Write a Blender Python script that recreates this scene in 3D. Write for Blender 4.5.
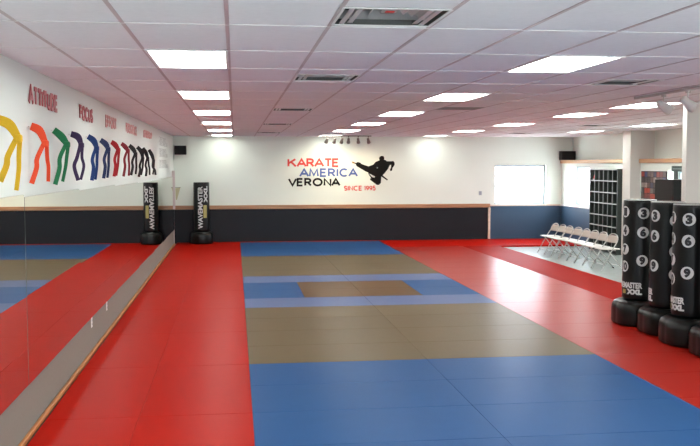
import bpy, bmesh, math, random
from mathutils import Vector, Matrix
random.seed(4)
for o in list(bpy.data.objects): bpy.data.objects.remove(o, do_unlink=True)
SC = bpy.context.scene
COL = SC.collection
R = math.radians

# ------------------------------------------------------------------ camera
FPX = 902.0; YAW = 0.1269; PIT = 0.0641; ROLL = -0.0011; CAMZ = 2.227
cd = bpy.data.cameras.new('camera'); cam = bpy.data.objects.new('camera', cd); COL.objects.link(cam)
cd.sensor_fit = 'HORIZONTAL'; cd.sensor_width = 36.0; cd.lens = FPX / 700.0 * 36.0
cd.clip_start = 0.1; cd.clip_end = 300
M = Matrix.Rotation(-YAW, 4, 'Z') @ Matrix.Rotation(math.pi/2 - PIT, 4, 'X') @ Matrix.Rotation(ROLL, 4, 'Z')
cam.matrix_world = Matrix.Translation((0, 0, CAMZ)) @ M
SC.camera = cam

# ------------------------------------------------------------------ light and exposure
SC.view_settings.view_transform = 'Standard'; SC.view_settings.look = 'None'
SC.view_settings.gamma = 1; SC.view_settings.use_curve_mapping = False
SC.view_settings.exposure = 0.61
W = bpy.data.worlds.new('world'); SC.world = W; W.use_nodes = True
bg = W.node_tree.nodes['Background']
SKY = 13.0
LAMP = 14.0
SPOT = 60.0
bg.inputs[0].default_value = (0.86, 0.93, 1.0, 1); bg.inputs[1].default_value = SKY
def portal(name, loc, rot, sx, sy):
    l = bpy.data.lights.new(name, 'AREA'); l.shape = 'RECTANGLE'; l.size = sx; l.size_y = sy
    l.cycles.is_portal = True
    o = bpy.data.objects.new(name, l); COL.objects.link(o); o.location = loc; o.rotation_euler = rot
# one portal in each window opening: daylight enters there
portal('window_daylight', (8.58, 26.62, 1.62), (R(-90), 0, 0), 1.58, 1.2)
portal('window_daylight', (10.36, 25.07, 1.60), (0, R(90), 0), 1.15, 1.6)
portal('window_daylight', (10.36, 19.0, 1.52), (0, R(90), 0), 1.2, 1.2)
portal('window_daylight', (4.0, -3.15, 1.65), (R(90), 0, 0), 8.0, 1.5)

# ------------------------------------------------------------------ materials
MATS = {}
def mat(name, col, rough=0.5, metal=0.0, spec=0.5, noise=0.0, nscale=30, bump=0.0, bscale=200, emit=None, coat=0.0):
    if name in MATS: return MATS[name]
    m = bpy.data.materials.new(name); m.use_nodes = True; MATS[name] = m
    nt = m.node_tree; b = nt.nodes['Principled BSDF']
    b.inputs['Base Color'].default_value = (*col, 1); b.inputs['Roughness'].default_value = rough
    b.inputs['Metallic'].default_value = metal; b.inputs['Specular IOR Level'].default_value = spec
    b.inputs['Coat Weight'].default_value = coat
    tc = nt.nodes.new('ShaderNodeTexCoord')
    if noise:
        n = nt.nodes.new('ShaderNodeTexNoise'); n.inputs['Scale'].default_value = nscale; n.inputs['Detail'].default_value = 4
        nt.links.new(tc.outputs['Object'], n.inputs['Vector'])
        r = nt.nodes.new('ShaderNodeMapRange'); r.inputs['To Min'].default_value = 1 - noise; r.inputs['To Max'].default_value = 1 + noise
        nt.links.new(n.outputs['Fac'], r.inputs['Value'])
        mx = nt.nodes.new('ShaderNodeVectorMath'); mx.operation = 'SCALE'; mx.inputs[0].default_value = col
        nt.links.new(r.outputs['Result'], mx.inputs['Scale']); nt.links.new(mx.outputs['Vector'], b.inputs['Base Color'])
    if bump:
        n2 = nt.nodes.new('ShaderNodeTexNoise'); n2.inputs['Scale'].default_value = bscale; n2.inputs['Detail'].default_value = 3
        nt.links.new(tc.outputs['Object'], n2.inputs['Vector'])
        bp = nt.nodes.new('ShaderNodeBump'); bp.inputs['Strength'].default_value = bump; bp.inputs['Distance'].default_value = 0.004
        nt.links.new(n2.outputs['Fac'], bp.inputs['Height']); nt.links.new(bp.outputs['Normal'], b.inputs['Normal'])
    if emit:
        b.inputs['Emission Color'].default_value = (*emit[0], 1); b.inputs['Emission Strength'].default_value = emit[1]
    return m
def wood_mat(name, c1, c2, scale=6, rough=0.4, axis='Y'):
    m = bpy.data.materials.new(name); m.use_nodes = True; nt = m.node_tree; b = nt.nodes['Principled BSDF']
    b.inputs['Roughness'].default_value = rough
    tc = nt.nodes.new('ShaderNodeTexCoord'); mp = nt.nodes.new('ShaderNodeMapping')
    mp.inputs['Scale'].default_value = (1, .06, 1) if axis == 'Y' else ((.06, 1, 1) if axis == 'X' else (1, 1, .06))
    nt.links.new(tc.outputs['Object'], mp.inputs['Vector'])
    n = nt.nodes.new('ShaderNodeTexNoise'); n.inputs['Scale'].default_value = scale * 6; n.inputs['Detail'].default_value = 5
    nt.links.new(mp.outputs['Vector'], n.inputs['Vector'])
    cr = nt.nodes.new('ShaderNodeValToRGB'); cr.color_ramp.elements[0].position = .3; cr.color_ramp.elements[1].position = .7
    cr.color_ramp.elements[0].color = (*c1, 1); cr.color_ramp.elements[1].color = (*c2, 1)
    nt.links.new(n.outputs['Fac'], cr.inputs['Fac']); nt.links.new(cr.outputs['Color'], b.inputs['Base Color'])
    return m
def glass_mat(name, tint=(1, 1, 1)):
    m = bpy.data.materials.new(name); m.use_nodes = True; nt = m.node_tree
    for n in list(nt.nodes): nt.nodes.remove(n)
    out = nt.nodes.new('ShaderNodeOutputMaterial'); mx = nt.nodes.new('ShaderNodeMixShader')
    t = nt.nodes.new('ShaderNodeBsdfTransparent'); t.inputs[0].default_value = (*tint, 1)
    g = nt.nodes.new('ShaderNodeBsdfGlossy'); g.inputs['Roughness'].default_value = 0.02
    lw = nt.nodes.new('ShaderNodeLayerWeight'); lw.inputs['Blend'].default_value = .5
    pw = nt.nodes.new('ShaderNodeMath'); pw.operation = 'POWER'; pw.inputs[1].default_value = 5
    nt.links.new(lw.outputs['Facing'], pw.inputs[0]); fr = nt.nodes.new('ShaderNodeMath'); fr.operation = 'MULTIPLY_ADD'
    nt.links.new(pw.outputs[0], fr.inputs[0]); fr.inputs[1].default_value = .8; fr.inputs[2].default_value = .04
    nt.links.new(fr.outputs[0], mx.inputs[0]); nt.links.new(t.outputs[0], mx.inputs[1]); nt.links.new(g.outputs[0], mx.inputs[2])
    nt.links.new(mx.outputs[0], out.inputs[0]); return m

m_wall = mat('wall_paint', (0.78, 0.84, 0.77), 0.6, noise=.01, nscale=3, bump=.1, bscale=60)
m_pier = mat('pier_paint', (0.62, 0.59, 0.55), 0.6)
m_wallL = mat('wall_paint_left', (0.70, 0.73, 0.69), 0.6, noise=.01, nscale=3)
m_white = mat('white_paint', (0.85, 0.85, 0.83), 0.45)
m_frame = mat('window_frame_white', (0.36, 0.43, 0.48), 0.4)
m_tile = mat('ceiling_tile_white', (0.88, 0.85, 0.88), 0.9, spec=.1, noise=.05, nscale=25, bump=.4, bscale=120)
m_tbar = mat('ceiling_bar_enamel_shaded', (0.55, 0.44, 0.46), 0.4)  # long bars: their shaded, pinkish look is painted into the colour
m_tbar2 = mat('ceiling_cross_bar_enamel_lit', (0.84, 0.81, 0.82), 0.6)  # cross bars of the same grid, paler: caught light painted in
m_plenum = mat('plenum_dark', (0.1, 0.1, 0.1), 0.9)
m_pad = mat('charcoal_wall_pad', (0.010, 0.012, 0.017), 0.5, spec=.25, noise=.06, nscale=8)
m_blue_w = mat('blue_wainscot_paint', (0.030, 0.075, 0.135), 0.5, noise=.05, nscale=6)
m_woodX = wood_mat('stained_wood_ledge', (0.30, 0.14, 0.07), (0.50, 0.27, 0.13), 4, .4, 'X')
m_paleX = wood_mat('pale_wood_trim', (0.62, 0.47, 0.36), (0.74, 0.6, 0.48), 4, .4, 'X')
m_woodY = wood_mat('pine_ledge', (0.55, 0.33, 0.16), (0.68, 0.45, 0.25), 4, .4, 'Y')
m_oak = wood_mat('orange_oak_trim', (0.36, 0.13, 0.03), (0.5, 0.2, 0.05), 4, .4, 'Y')
m_kick = mat('grey_kick_board', (0.22, 0.205, 0.175), 0.8, noise=.12, nscale=60)
m_red = mat('red_mat_vinyl', (0.39, 0.008, 0.003), 0.33, spec=.01, noise=.05, nscale=5, bump=.25, bscale=90)
m_redR = mat('glossy_red_mat_vinyl', (0.34, 0.013, 0.007), 0.30, spec=.07, noise=.05, nscale=5, bump=.25, bscale=90)
m_blue = mat('blue_mat_vinyl', (0.028, 0.088, 0.225), 0.33, spec=.012, noise=.05, nscale=5, bump=.25, bscale=90)
m_peri = mat('pale_blue_mat_vinyl', (0.11, 0.145, 0.27), 0.33, spec=.012, noise=.05, nscale=5, bump=.25, bscale=90)
m_olive = mat('olive_grey_mat_vinyl', (0.135, 0.098, 0.054), 0.33, spec=.02, noise=.06, nscale=5, bump=.25, bscale=90)
m_brown = mat('brown_mat_vinyl', (0.125, 0.068, 0.030), 0.33, spec=.02, noise=.08, nscale=5, bump=.25, bscale=90)
m_vinyl = mat('grey_vinyl_floor', (0.42, 0.46, 0.45), 0.22, noise=.14, nscale=14)
m_conc = mat('pale_concrete', (0.6, 0.6, 0.58), 0.9, noise=.05, nscale=2)
m_mirror = mat('mirror_silver', (0.80, 0.83, 0.79), 0.0, metal=1.0)
m_medge = mat('mirror_edge', (0.06, 0.08, 0.07), 0.3)
m_lens = mat('lamp_lens', (0.9, 0.9, 0.9), 0.4, emit=((0.95, 1.0, 0.95), LAMP))
m_lens_dim = mat('lamp_lens_dim', (0.9, 0.9, 0.9), 0.4, emit=((0.95, 1.0, 0.92), LAMP*.45))
m_troffer = mat('lamp_frame_enamel', (0.82, 0.8, 0.8), 0.4)
m_alu = mat('brushed_aluminium', (0.66, 0.64, 0.65), 0.3, metal=.5)
m_black = mat('black_plastic', (0.007, 0.007, 0.008), 0.45, spec=.25)
m_vblack = mat('black_bag_vinyl', (0.004, 0.0048, 0.005), 0.33, spec=.3, bump=.2, bscale=25)
m_base = mat('black_base_plastic', (0.004, 0.0048, 0.0045), 0.28, spec=.3, bump=.15, bscale=20)
m_print = mat('white_print', (0.62, 0.64, 0.64), 0.5)
m_printy = mat('yellow_print', (0.42, 0.38, 0.12), 0.5)
m_digit = mat('black_print', (0.008, 0.010, 0.014), 0.4)
m_bulb = mat('spot_bulb', (1, 1, 1), 0.4, emit=((1.0, 0.8, 0.5), 25))
m_whitecan = mat('white_can_enamel', (0.6, 0.58, 0.56), 0.35)
m_darkcan = mat('grey_can_enamel', (0.22, 0.19, 0.16), 0.35)
m_chair = mat('beige_chair_enamel', (0.52, 0.47, 0.41), 0.35)
m_seat = mat('beige_chair_seat_glare', (0.72, 0.70, 0.66), 0.3)  # beige seat made paler: glare is painted into its colour
m_tube = mat('grey_chair_tube', (0.50, 0.50, 0.48), 0.3, metal=.3)
m_cub = mat('dark_green_grey_laminate', (0.03, 0.04, 0.036), 0.45)
m_shelf = mat('grey_shelf_edge', (0.40, 0.42, 0.40), 0.5)
m_glass = glass_mat('window_glass')
m_sign_red = mat('sign_red', (0.72, 0.05, 0.035), 0.4)
m_sign_blue = mat('sign_blue', (0.07, 0.13, 0.38), 0.4)
m_sign_black = mat('sign_black', (0.005, 0.0045, 0.0035), 0.5, spec=.15)
m_word = mat('dusty_red_letter', (0.40, 0.06, 0.07), 0.5)
m_word2 = mat('pink_letter', (0.66, 0.30, 0.28), 0.5)
m_tan = mat('tan_letter', (0.36, 0.22, 0.09), 0.5)
m_outl = mat('grey_outline', (0.36, 0.34, 0.33), 0.6)

# ------------------------------------------------------------------ mesh helpers
def bm_box(bm, x0, x1, y0, y1, z0, z1, bev=0, seg=1, mi=0):
    r = bmesh.ops.create_cube(bm, size=1.0)
    vs = r['verts']
    for v in vs:
        v.co = Vector((x0 + (v.co.x + .5) * (x1 - x0), y0 + (v.co.y + .5) * (y1 - y0), z0 + (v.co.z + .5) * (z1 - z0)))
    fs = list({f for v in vs for f in v.link_faces})
    for f in fs: f.material_index = mi
    if bev:
        es = list({e for v in vs for e in v.link_edges})
        bmesh.ops.bevel(bm, geom=es, offset=bev, segments=seg, affect='EDGES', profile=.5)
def bm_tube(bm, pts, r, n=8, caps=True, closed=False):
    pts = [Vector(p) for p in pts]; rings = []; up = None
    N = len(pts)
    for i, p in enumerate(pts):
        if closed: t = (pts[(i+1) % N] - pts[i-1]).normalized()
        elif i == 0: t = (pts[1] - p).normalized()
        elif i == N - 1: t = (p - pts[i-1]).normalized()
        else: t = (pts[i+1] - pts[i-1]).normalized()
        if up is None: up = t.orthogonal().normalized()
        else:
            up = (up - t * up.dot(t))
            up = up.normalized() if up.length > 1e-6 else t.orthogonal().normalized()
        s = t.cross(up); rr = r[i] if isinstance(r, (list, tuple)) else r
        rings.append([bm.verts.new(p + (up * math.cos(2*math.pi*k/n) + s * math.sin(2*math.pi*k/n)) * rr) for k in range(n)])
    m = N if closed else N - 1
    for i in range(m):
        a, b = rings[i], rings[(i+1) % N]
        for k in range(n):
            f = bm.faces.new((a[k], a[(k+1) % n], b[(k+1) % n], b[k])); f.smooth = True
    if caps and not closed:
        bm.faces.new(rings[0][::-1]); bm.faces.new(rings[-1])
def bm_lathe(bm, prof, n=40, power=2.0, ripple=0.0, rn=8):
    """prof = [(r, z)]; power > 2 squares the plan (superellipse)"""
    rings = []
    for (r, z) in prof:
        ring = []
        for k in range(n):
            a = 2*math.pi*k/n; c, s = math.cos(a), math.sin(a)
            q = (abs(c)**power + abs(s)**power) ** (-1/power)
            q *= 1 - ripple * (0.5 + 0.5*math.cos(rn*a)) ** 8
            ring.append(bm.verts.new((r*q*c, r*q*s, z)))
        rings.append(ring)
    for a, b in zip(rings, rings[1:]):
        for k in range(n):
            f = bm.faces.new((a[k], a[(k+1) % n], b[(k+1) % n], b[k])); f.smooth = True
    bm.faces.new(rings[0][::-1]); bm.faces.new(rings[-1])
def spline(pts, k=6):
    P = [Vector(p) for p in pts]; P = [P[0]*2 - P[1]] + P + [P[-1]*2 - P[-2]]; out = []
    for i in range(1, len(P) - 2):
        for j in range(k):
            t = j / k; a, b, c, d = P[i-1], P[i], P[i+1], P[i+2]
            out.append(.5*((2*b) + (c-a)*t + (2*a-5*b+4*c-d)*t*t + (3*b-a-3*c+d)*t**3))
    out.append(P[-2]); return out
def bm_ribbon(bm, pts, w, th, nrm=Vector((0, 1, 0)), k=6):
    """flat strap: width lies across the path and across nrm"""
    P = spline(pts, k) if k > 1 else [Vector(p) for p in pts]; rings = []
    for i, p in enumerate(P):
        t = (P[min(i+1, len(P)-1)] - P[max(i-1, 0)]).normalized()
        s = t.cross(nrm).normalized(); n = s.cross(t).normalized()
        ww = w if not isinstance(w, (list, tuple)) else w[0] + (w[1]-w[0]) * i / (len(P)-1)
        rings.append([bm.verts.new(p + s*ww/2*a + n*th/2*b) for a, b in ((-1, -1), (1, -1), (1, 1), (-1, 1))])
    for a, b in zip(rings, rings[1:]):
        for q in range(4):
            f = bm.faces.new((a[q], a[(q+1) % 4], b[(q+1) % 4], b[q])); f.smooth = False
    bm.faces.new(rings[0][::-1]); bm.faces.new(rings[-1])
def obj(name, bm, m, parent=None, kind=None, mods=None):
    bmesh.ops.recalc_face_normals(bm, faces=bm.faces)
    me = bpy.data.meshes.new(name); bm.to_mesh(me); bm.free()
    for q in (m if isinstance(m, (list, tuple)) else [m]): me.materials.append(q)
    o = bpy.data.objects.new(name, me); COL.objects.link(o)
    if parent is not None: o.parent = parent
    if kind: o['kind'] = kind
    return o
def struct(name, bm, m): return obj(name, bm, m, kind='structure')
def tag(o, label, cat, group=None):
    o['label'] = label; o['category'] = cat
    if group: o['group'] = group
    return o
def thing(name, label, cat, loc=(0, 0, 0), rz=0, group=None):
    o = bpy.data.objects.new(name, None); COL.objects.link(o); o.location = loc; o.rotation_euler = (0, 0, rz)
    o.empty_display_size = .1
    return tag(o, label, cat, group)
def boxobj(name, d, m, parent=None, kind=None, bev=0, seg=1):
    bm = bmesh.new(); bm_box(bm, *d, bev=bev, seg=seg); return obj(name, bm, m, parent, kind)
def copy_tree(o, parent=None):
    c = o.copy(); COL.objects.link(c)
    if parent is not None: c.parent = parent
    for ch in list(o.children): copy_tree(ch, c)
    return c
ORD = ['first', 'second', 'third', 'fourth', 'fifth', 'sixth', 'seventh', 'eighth', 'ninth', 'tenth', 'eleventh', 'twelfth']
def text_bm(s, w, h, depth, bold=0.0, box=None):
    """lettering in the XZ plane, lower left at the origin, w wide and h high, front towards -Y"""
    cu = bpy.data.curves.new('lettering', 'FONT'); cu.body = s; cu.size = 1; cu.extrude = 0.02; cu.offset = bold
    cu.resolution_u = 4
    to = bpy.data.objects.new('lettering', cu); COL.objects.link(to)
    bpy.context.view_layer.update()
    me = bpy.data.meshes.new_from_object(to.evaluated_get(bpy.context.evaluated_depsgraph_get()))
    bpy.data.objects.remove(to, do_unlink=True); bpy.data.curves.remove(cu)
    bm = bmesh.new(); bm.from_mesh(me); bpy.data.meshes.remove(me)
    for f in bm.faces: f.material_index = 0
    xs = [v.co.x for v in bm.verts]; ys = [v.co.y for v in bm.verts]
    x0, x1, y0, y1 = min(xs), max(xs), min(ys), max(ys)
    for v in bm.verts:
        v.co = Vector(((v.co.x - x0)/(x1-x0)*w, -v.co.z/0.04*depth, (v.co.y - y0)/(y1-y0)*h))
    return bm
def bend_on_cylinder(bm, r, step=0.02):
    """wrap geometry given as (x along the arc, y depth with -y outward, z) round a vertical cylinder; arc 0 faces -Y"""
    xs = [v.co.x for v in bm.verts]; x = math.floor(min(xs)/step)*step
    while x < max(xs):
        bmesh.ops.bisect_plane(bm, geom=bm.verts[:] + bm.edges[:] + bm.faces[:], plane_co=(x, 0, 0), plane_no=(1, 0, 0)); x += step
    for v in bm.verts:
        a = v.co.x / r; rr = r - v.co.y
        v.co = Vector((rr*math.sin(a), -rr*math.cos(a), v.co.z))
def bm_xform(bm, mtx): bmesh.ops.transform(bm, matrix=mtx, verts=bm.verts)
def bm_join(dst, src):
    me = bpy.data.meshes.new('t'); src.to_mesh(me); src.free(); dst.from_mesh(me); bpy.data.meshes.remove(me)

def arc(cx, cy, rx, ry, a0, a1, n=12):
    return [(cx + rx*math.cos(R(a0 + (a1-a0)*k/n)), cy + ry*math.sin(R(a0 + (a1-a0)*k/n))) for k in range(n+1)]
GL = {'A': (.98, [[(0, 0), (.5, 1), (1, 0)], [(.18, .33), (.82, .33)]]), 'K': (.85, [[(0, 0), (0, 1)], [(.95, 1), (.02, .42)], [(.35, .62), (1, 0)]]),
 'R': (.72, [[(0, 0), (0, 1)] + arc(.5, .74, .42, .26, 90, -90) + [(0, .48)], [(.5, .48), (1, 0)]]), 'T': (.75, [[(0, 1), (1, 1)], [(.5, 1), (.5, 0)]]),
 'E': (.62, [[(1, 1), (0, 1), (0, 0), (1, 0)], [(0, .52), (.9, .52)]]), 'F': (.6, [[(1, 1), (0, 1), (0, 0)], [(0, .5), (.9, .5)]]),
 'M': (1.0, [[(0, 0), (.1, 1), (.5, .12), (.9, 1), (1, 0)]]), 'I': (.0, [[(.5, 0), (.5, 1)]]), 'C': (.9, [arc(.52, .5, .52, .5, 48, 312, 20)]),
 'V': (.92, [[(0, 1), (.5, 0), (1, 1)]]), 'O': (1.05, [arc(.5, .5, .5, .5, 0, 360, 28)]), 'N': (.78, [[(0, 0), (0, 1), (1, 0), (1, 1)]]),
 'S': (.62, [arc(.5, .74, .48, .26, 35, 270, 14) + arc(.5, .24, .5, .24, 90, -145, 14)[1:]]), 'U': (.75, [[(0, 1), (0, .4)] + arc(.5, .36, .5, .36, 180, 360, 12) + [(1, 1)]]),
 'D': (.8, [[(0, .5), (0, 1), (.35, 1)] + arc(.4, .5, .6, .5, 90, -90, 14) + [(.35, 0), (0, 0), (0, .5)]]), 'P': (.68, [[(0, 0), (0, 1)] + arc(.5, .72, .5, .28, 90, -90) + [(0, .44)]]),
 'L': (.55, [[(0, 1), (0, 0), (1, 0)]]), 'H': (.75, [[(0, 0), (0, 1)], [(1, 0), (1, 1)], [(0, .5), (1, .5)]]), ' ': (.35, []),
 '1': (.2, [[(0, .8), (.8, 1), (.8, 0)]]), '9': (.62, [arc(.5, .68, .5, .32, 0, 360, 18) , [(1, .68), (.9, .4), (.45, 0)]]),
 '5': (.6, [[(.95, 1), (.15, 1), (.05, .55)] + arc(.46, .33, .54, .33, 110, -150, 14)])}
def stroke_bm(s, w, h, depth, th, sp=.13):
    """geometric sans lettering in the XZ plane, lower left at the origin, front towards -Y; th = stroke width"""
    t = th/h; adv = []; x = 0; prev = ''; PAIRS = () if th == .040 else ('CA', 'KA', 'AM', 'RA', 'AT', 'VE', 'TE', 'TA', 'NA', 'AR')
    for ch in s:
        if prev + ch in PAIRS: x -= .16
        prev = ch
        gw, st = GL[ch]; adv.append((x, gw)); x += gw + t + sp
    tot = x - sp; sx = (w - 0) / (tot * h)
    bm = bmesh.new(); lay = 0
    for ch, (x0, gw) in zip(s, adv):
        for st in GL[ch][1]:
            P = [Vector(((x0 + t/2 + px*gw if gw else x0 + t/2)*h*sx, (t/2 + py*(1-t))*h)) for px, py in st]
            clo = (P[0]-P[-1]).length < 1e-4
            if clo: P = P[:-1]
            n = len(P); L = []
            for i in range(n):
                a = P[i-1] if (i or clo) else None; b = P[(i+1) % n] if (i < n-1 or clo) else None
                d1 = (P[i]-a).normalized() if a is not None else None; d2 = (b-P[i]).normalized() if b is not None else None
                d1 = d1 or d2; d2 = d2 or d1
                n1 = Vector((-d1.y, d1.x)); n2 = Vector((-d2.y, d2.x)); m = n1 + n2
                if m.length < .5: m = n1*1.0
                m.normalize(); k = min(1/max(m.dot(n1), .3), 1.6)
                L.append((P[i] + m*th/2*k, P[i] - m*th/2*k))
            y = -depth - .0001*(lay % 3); lay += 1
            F = [[bm.verts.new((q.x, y, q.y)) for q in pr] for pr in L]; B = [[bm.verts.new((q.x, 0, q.y)) for q in pr] for pr in L]
            for i in range(n if clo else n-1):
                j = (i+1) % n
                bm.faces.new((F[i][0], F[j][0], F[j][1], F[i][1])); bm.faces.new((B[i][0], B[i][1], B[j][1], B[j][0]))
                bm.faces.new((F[i][0], B[i][0], B[j][0], F[j][0])); bm.faces.new((F[i][1], F[j][1], B[j][1], B[i][1]))
            if not clo:
                for i in (0, n-1): bm.faces.new((F[i][0], F[i][1], B[i][1], B[i][0]))
    return bm

# ------------------------------------------------------------------ the room
XL, XR, XU, YB, YF, CZ = -1.74, 9.864, 10.21, 26.455, -3.0, 3.066
TOP = 3.45; FZ = -0.04
G0, GR = -0.0368, 4.274
gx = lambda k: G0 + .6096*k
gy = lambda n: GR + 1.2192*n

bm = bmesh.new(); bm_box(bm, -60, 80, -60, 110, -.40, -.30); g = tag(obj('ground', bm, m_conc), '', ''); 
del g['label']; del g['category']; g['kind'] = 'structure'
boxobj('floor', (XL-.2, XU+.2, YF-.2, YB+.2, -.29, FZ), m_vinyl, kind='structure')

# ceiling: tiles with an opening for every lamp and air diffuser, and the slab above
LIGHTS = [(-1, n) for n in (2, 5, 8, 11, 14, 17)] + [(4, n) for n in (2, 5, 8, 11, 14, 17)] + [(9, n) for n in (6, 8, 11, 14, 17)] + \
         [(14, n) for n in (8, 11, 14)] + [(-1, -1), (4, -1), (9, -1), (9, 2), (14, 2), (14, 5)]
VENTS = [(1, .69), (1, 3.62), (1, 7.72), (1, 11.73), (1, 15.73), (6, 3.72), (12, 11.72), (12, 15.72)]
bm = bmesh.new()
holes = {}
for c, n in LIGHTS: holes.setdefault(c, []).append((gy(n), gy(n+1)))
for c, n in VENTS: holes.setdefault(c, []).append((gy(n)-.3048, gy(n)+.3048))
holes.setdefault(5, []).append((gy(7), gy(7)+.6096))
c = math.floor((XL-G0)/.6096)
while gx(c) < XU:
    x0, x1 = max(gx(c), XL), min(gx(c+1), XU); y = YF
    for a, b in sorted(holes.get(c, [])):
        if a > y: bm_box(bm, x0, x1, y, a, CZ, CZ+.015)
        y = b
    bm_box(bm, x0, x1, y, YB, CZ, CZ+.015); c += 1
bm_box(bm, XL-.2, XU+.2, YF-.2, YB+.2, TOP, TOP+.1, mi=1)
struct('ceiling', bm, [m_tile, m_plenum])
def grid_bars():
    bm = bmesh.new(); c = math.ceil((XL-G0)/.6096)
    while gx(c) < XU:
        bm_box(bm, gx(c)-.012, gx(c)+.012, YF, YB, CZ-.004, CZ-.0005, mi=0); c += 1
    n = math.ceil((YF-GR)/1.2192)
    while gy(n) < YB:
        bm_box(bm, XL, XU, gy(n)-.010, gy(n)+.010, CZ-.005, CZ-.0007, mi=1); n += 1
    return bm
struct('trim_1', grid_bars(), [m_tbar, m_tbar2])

# left wall
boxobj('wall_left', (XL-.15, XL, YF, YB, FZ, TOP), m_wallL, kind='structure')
boxobj('wall_front', (XL-.15, XU+.15, YF-.15, YF, FZ, .9), m_wall, kind='structure')
boxobj('wall_front', (XL-.15, XU+.15, YF-.15, YF, 2.4, TOP), m_wall, kind='structure')
boxobj('wall_front', (XL-.15, 0, YF-.15, YF, .9, 2.4), m_wall, kind='structure')
boxobj('wall_front', (8.0, XU+.15, YF-.15, YF, .9, 2.4), m_wall, kind='structure')
# back wall with its window opening
WX0, WX1, WZ0, WZ1 = 7.78, 9.38, 1.03, 2.225
bm = bmesh.new()
bm_box(bm, XL-.15, WX0, YB, YB+.2, FZ, TOP); bm_box(bm, WX1, XU+.2, YB, YB+.2, FZ, TOP)
bm_box(bm, WX0, WX1, YB, YB+.2, FZ, WZ0); bm_box(bm, WX0, WX1, YB, YB+.2, WZ1, TOP)
struct('wall_back', bm, m_wall)
# right wall: thick lower wall with two openings, upper wall set back above the ledge
SW0, SW1, SZ0, SZ1 = 24.26, 25.90, 1.03, 2.18
EW0, EW1, EZ0, EZ1 = 18.4, 19.64, .9, 2.10
bm = bmesh.new(); LT = 2.27; XO = 10.42
bm_box(bm, XR, XO, SW1, YB, FZ, LT); bm_box(bm, XR, XO, EW1, SW0, FZ, LT); bm_box(bm, XR, XO, YF, EW0, FZ, LT)
for a, b, z0, z1 in ((SW0, SW1, SZ0, SZ1), (EW0, EW1, EZ0, EZ1)):
    bm_box(bm, XR, XO, a, b, FZ, z0); bm_box(bm, XR, XO, a, b, z1, LT)
bm_box(bm, XU, XO, YF, YB, LT, TOP)
struct('wall_right', bm, m_wall)
# pier beside the cubbies and free-standing column
boxobj('wall_pier', (9.60, XU, 21.06, 21.50, FZ, CZ), m_pier, kind='structure')
boxobj('wall_column', (6.01, 6.7, 11.46, 11.575, FZ, CZ), m_pier, kind='structure')

def window(n, axis, a0, a1, z0, z1, face, depth, mull=()):
    """frame, sash and pane as one setting piece"""
    bm = bmesh.new(); t = .05; d0, d1 = face + depth*.55, face + depth*.80
    def bx(a, b, c, d):
        if axis == 'Y': bm_box(bm, a, b, min(d0, d1), max(d0, d1), c, d, .004)
        else: bm_box(bm, min(d0, d1), max(d0, d1), a, b, c, d, .004)
    bx(a0, a1, z0, z0+t); bx(a0, a1, z1-t, z1); bx(a0, a0+t, z0+t, z1-t); bx(a1-t, a1, z0+t, z1-t)
    for q in mull: bx(q-.02, q+.02, z0+t, z1-t)
    o = struct('window_%d' % n, bm, m_frame); mid = (d0+d1)/2
    bm = bmesh.new()
    if axis == 'Y': bm_box(bm, a0+t, a1-t, mid-.003, mid+.003, z0+t, z1-t)
    else: bm_box(bm, mid-.003, mid+.003, a0+t, a1-t, z0+t, z1-t)
    p = obj('pane', bm, m_glass, o)
    return o
window(1, 'Y', WX0, WX1, WZ0, WZ1, YB, .2)
window(2, 'X', SW0, SW1, SZ0, SZ1, XR, .5)
window(3, 'X', EW0, EW1, EZ0, EZ1, XR, .5)
window(4, 'Y', 0, 8.0, .9, 2.4, YF, -.15, (2.0, 4.0, 6.0))
boxobj('trim_2', (XR-.012, XR-.001, 19.15, 19.34, EZ0, EZ1), mat('dark_green_post', (.035, .055, .05), .5), kind='structure')

# wainscot, caps, ledges
PADX = 7.56
boxobj('trim_3', (XL+.001, PADX, YB-.05, YB-.001, FZ, .945), m_pad, kind='structure')
bm = bmesh.new(); bm_box(bm, XL+.001, PADX+.06, YB-.085, YB-.001, .95, 1.065, .012, 2); struct('trim_4', bm, m_woodX)
boxobj('trim_5', (PADX, PADX+.075, YB-.07, YB-.001, FZ, .945), m_paleX, kind='structure', bev=.006)
boxobj('trim_6', (PADX+.078, XR-.013, YB-.012, YB-.001, FZ, .985), m_blue_w, kind='structure')
boxobj('trim_7', (PADX+.078, XR-.001, YB-.035, YB-.001, .99, 1.03), m_paleX, kind='structure', bev=.006)
boxobj('trim_8', (XR-.012, XR-.001, 23.5, YB-.013, FZ, .985), m_blue_w, kind='structure')
boxobj('trim_9', (XR-.03, XR-.001, 23.5, YB-.036, .99, 1.03), m_white, kind='structure', bev=.006)
boxobj('trim_10', (XR-.05, XU-.001, 21.505, YB-.001, LT+.002, LT+.10), m_woodY, kind='structure', bev=.008)
boxobj('trim_11', (XR-.05, XU-.001, 14.0, 21.055, LT+.002, LT+.10), wood_mat('orange_pine_ledge', (.45, .22, .1), (.55, .3, .14), 4, .4, 'Y'), kind='structure', bev=.008)
# kick board, oak strip and end trim of the mirror wall
XM = -1.68
boxobj('baseboard_left', (XL+.001, -1.705, YF, 25.58, 0.002, .425), m_kick, kind='structure')
boxobj('trim_12', (-1.704, -1.668, YF, 25.58, .002, .045), m_oak, kind='structure', bev=.008)
m_post = mat('pinkish_end_board', (0.62, 0.55, 0.54), .6)
bm = bmesh.new(); bm_box(bm, XL+.001, -1.655, 25.585, 25.625, 1.0, 2.08, .004); bm_box(bm, -1.715, -1.69, 25.585, 25.625, .002, .999)
struct('trim_13', bm, m_post)

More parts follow.
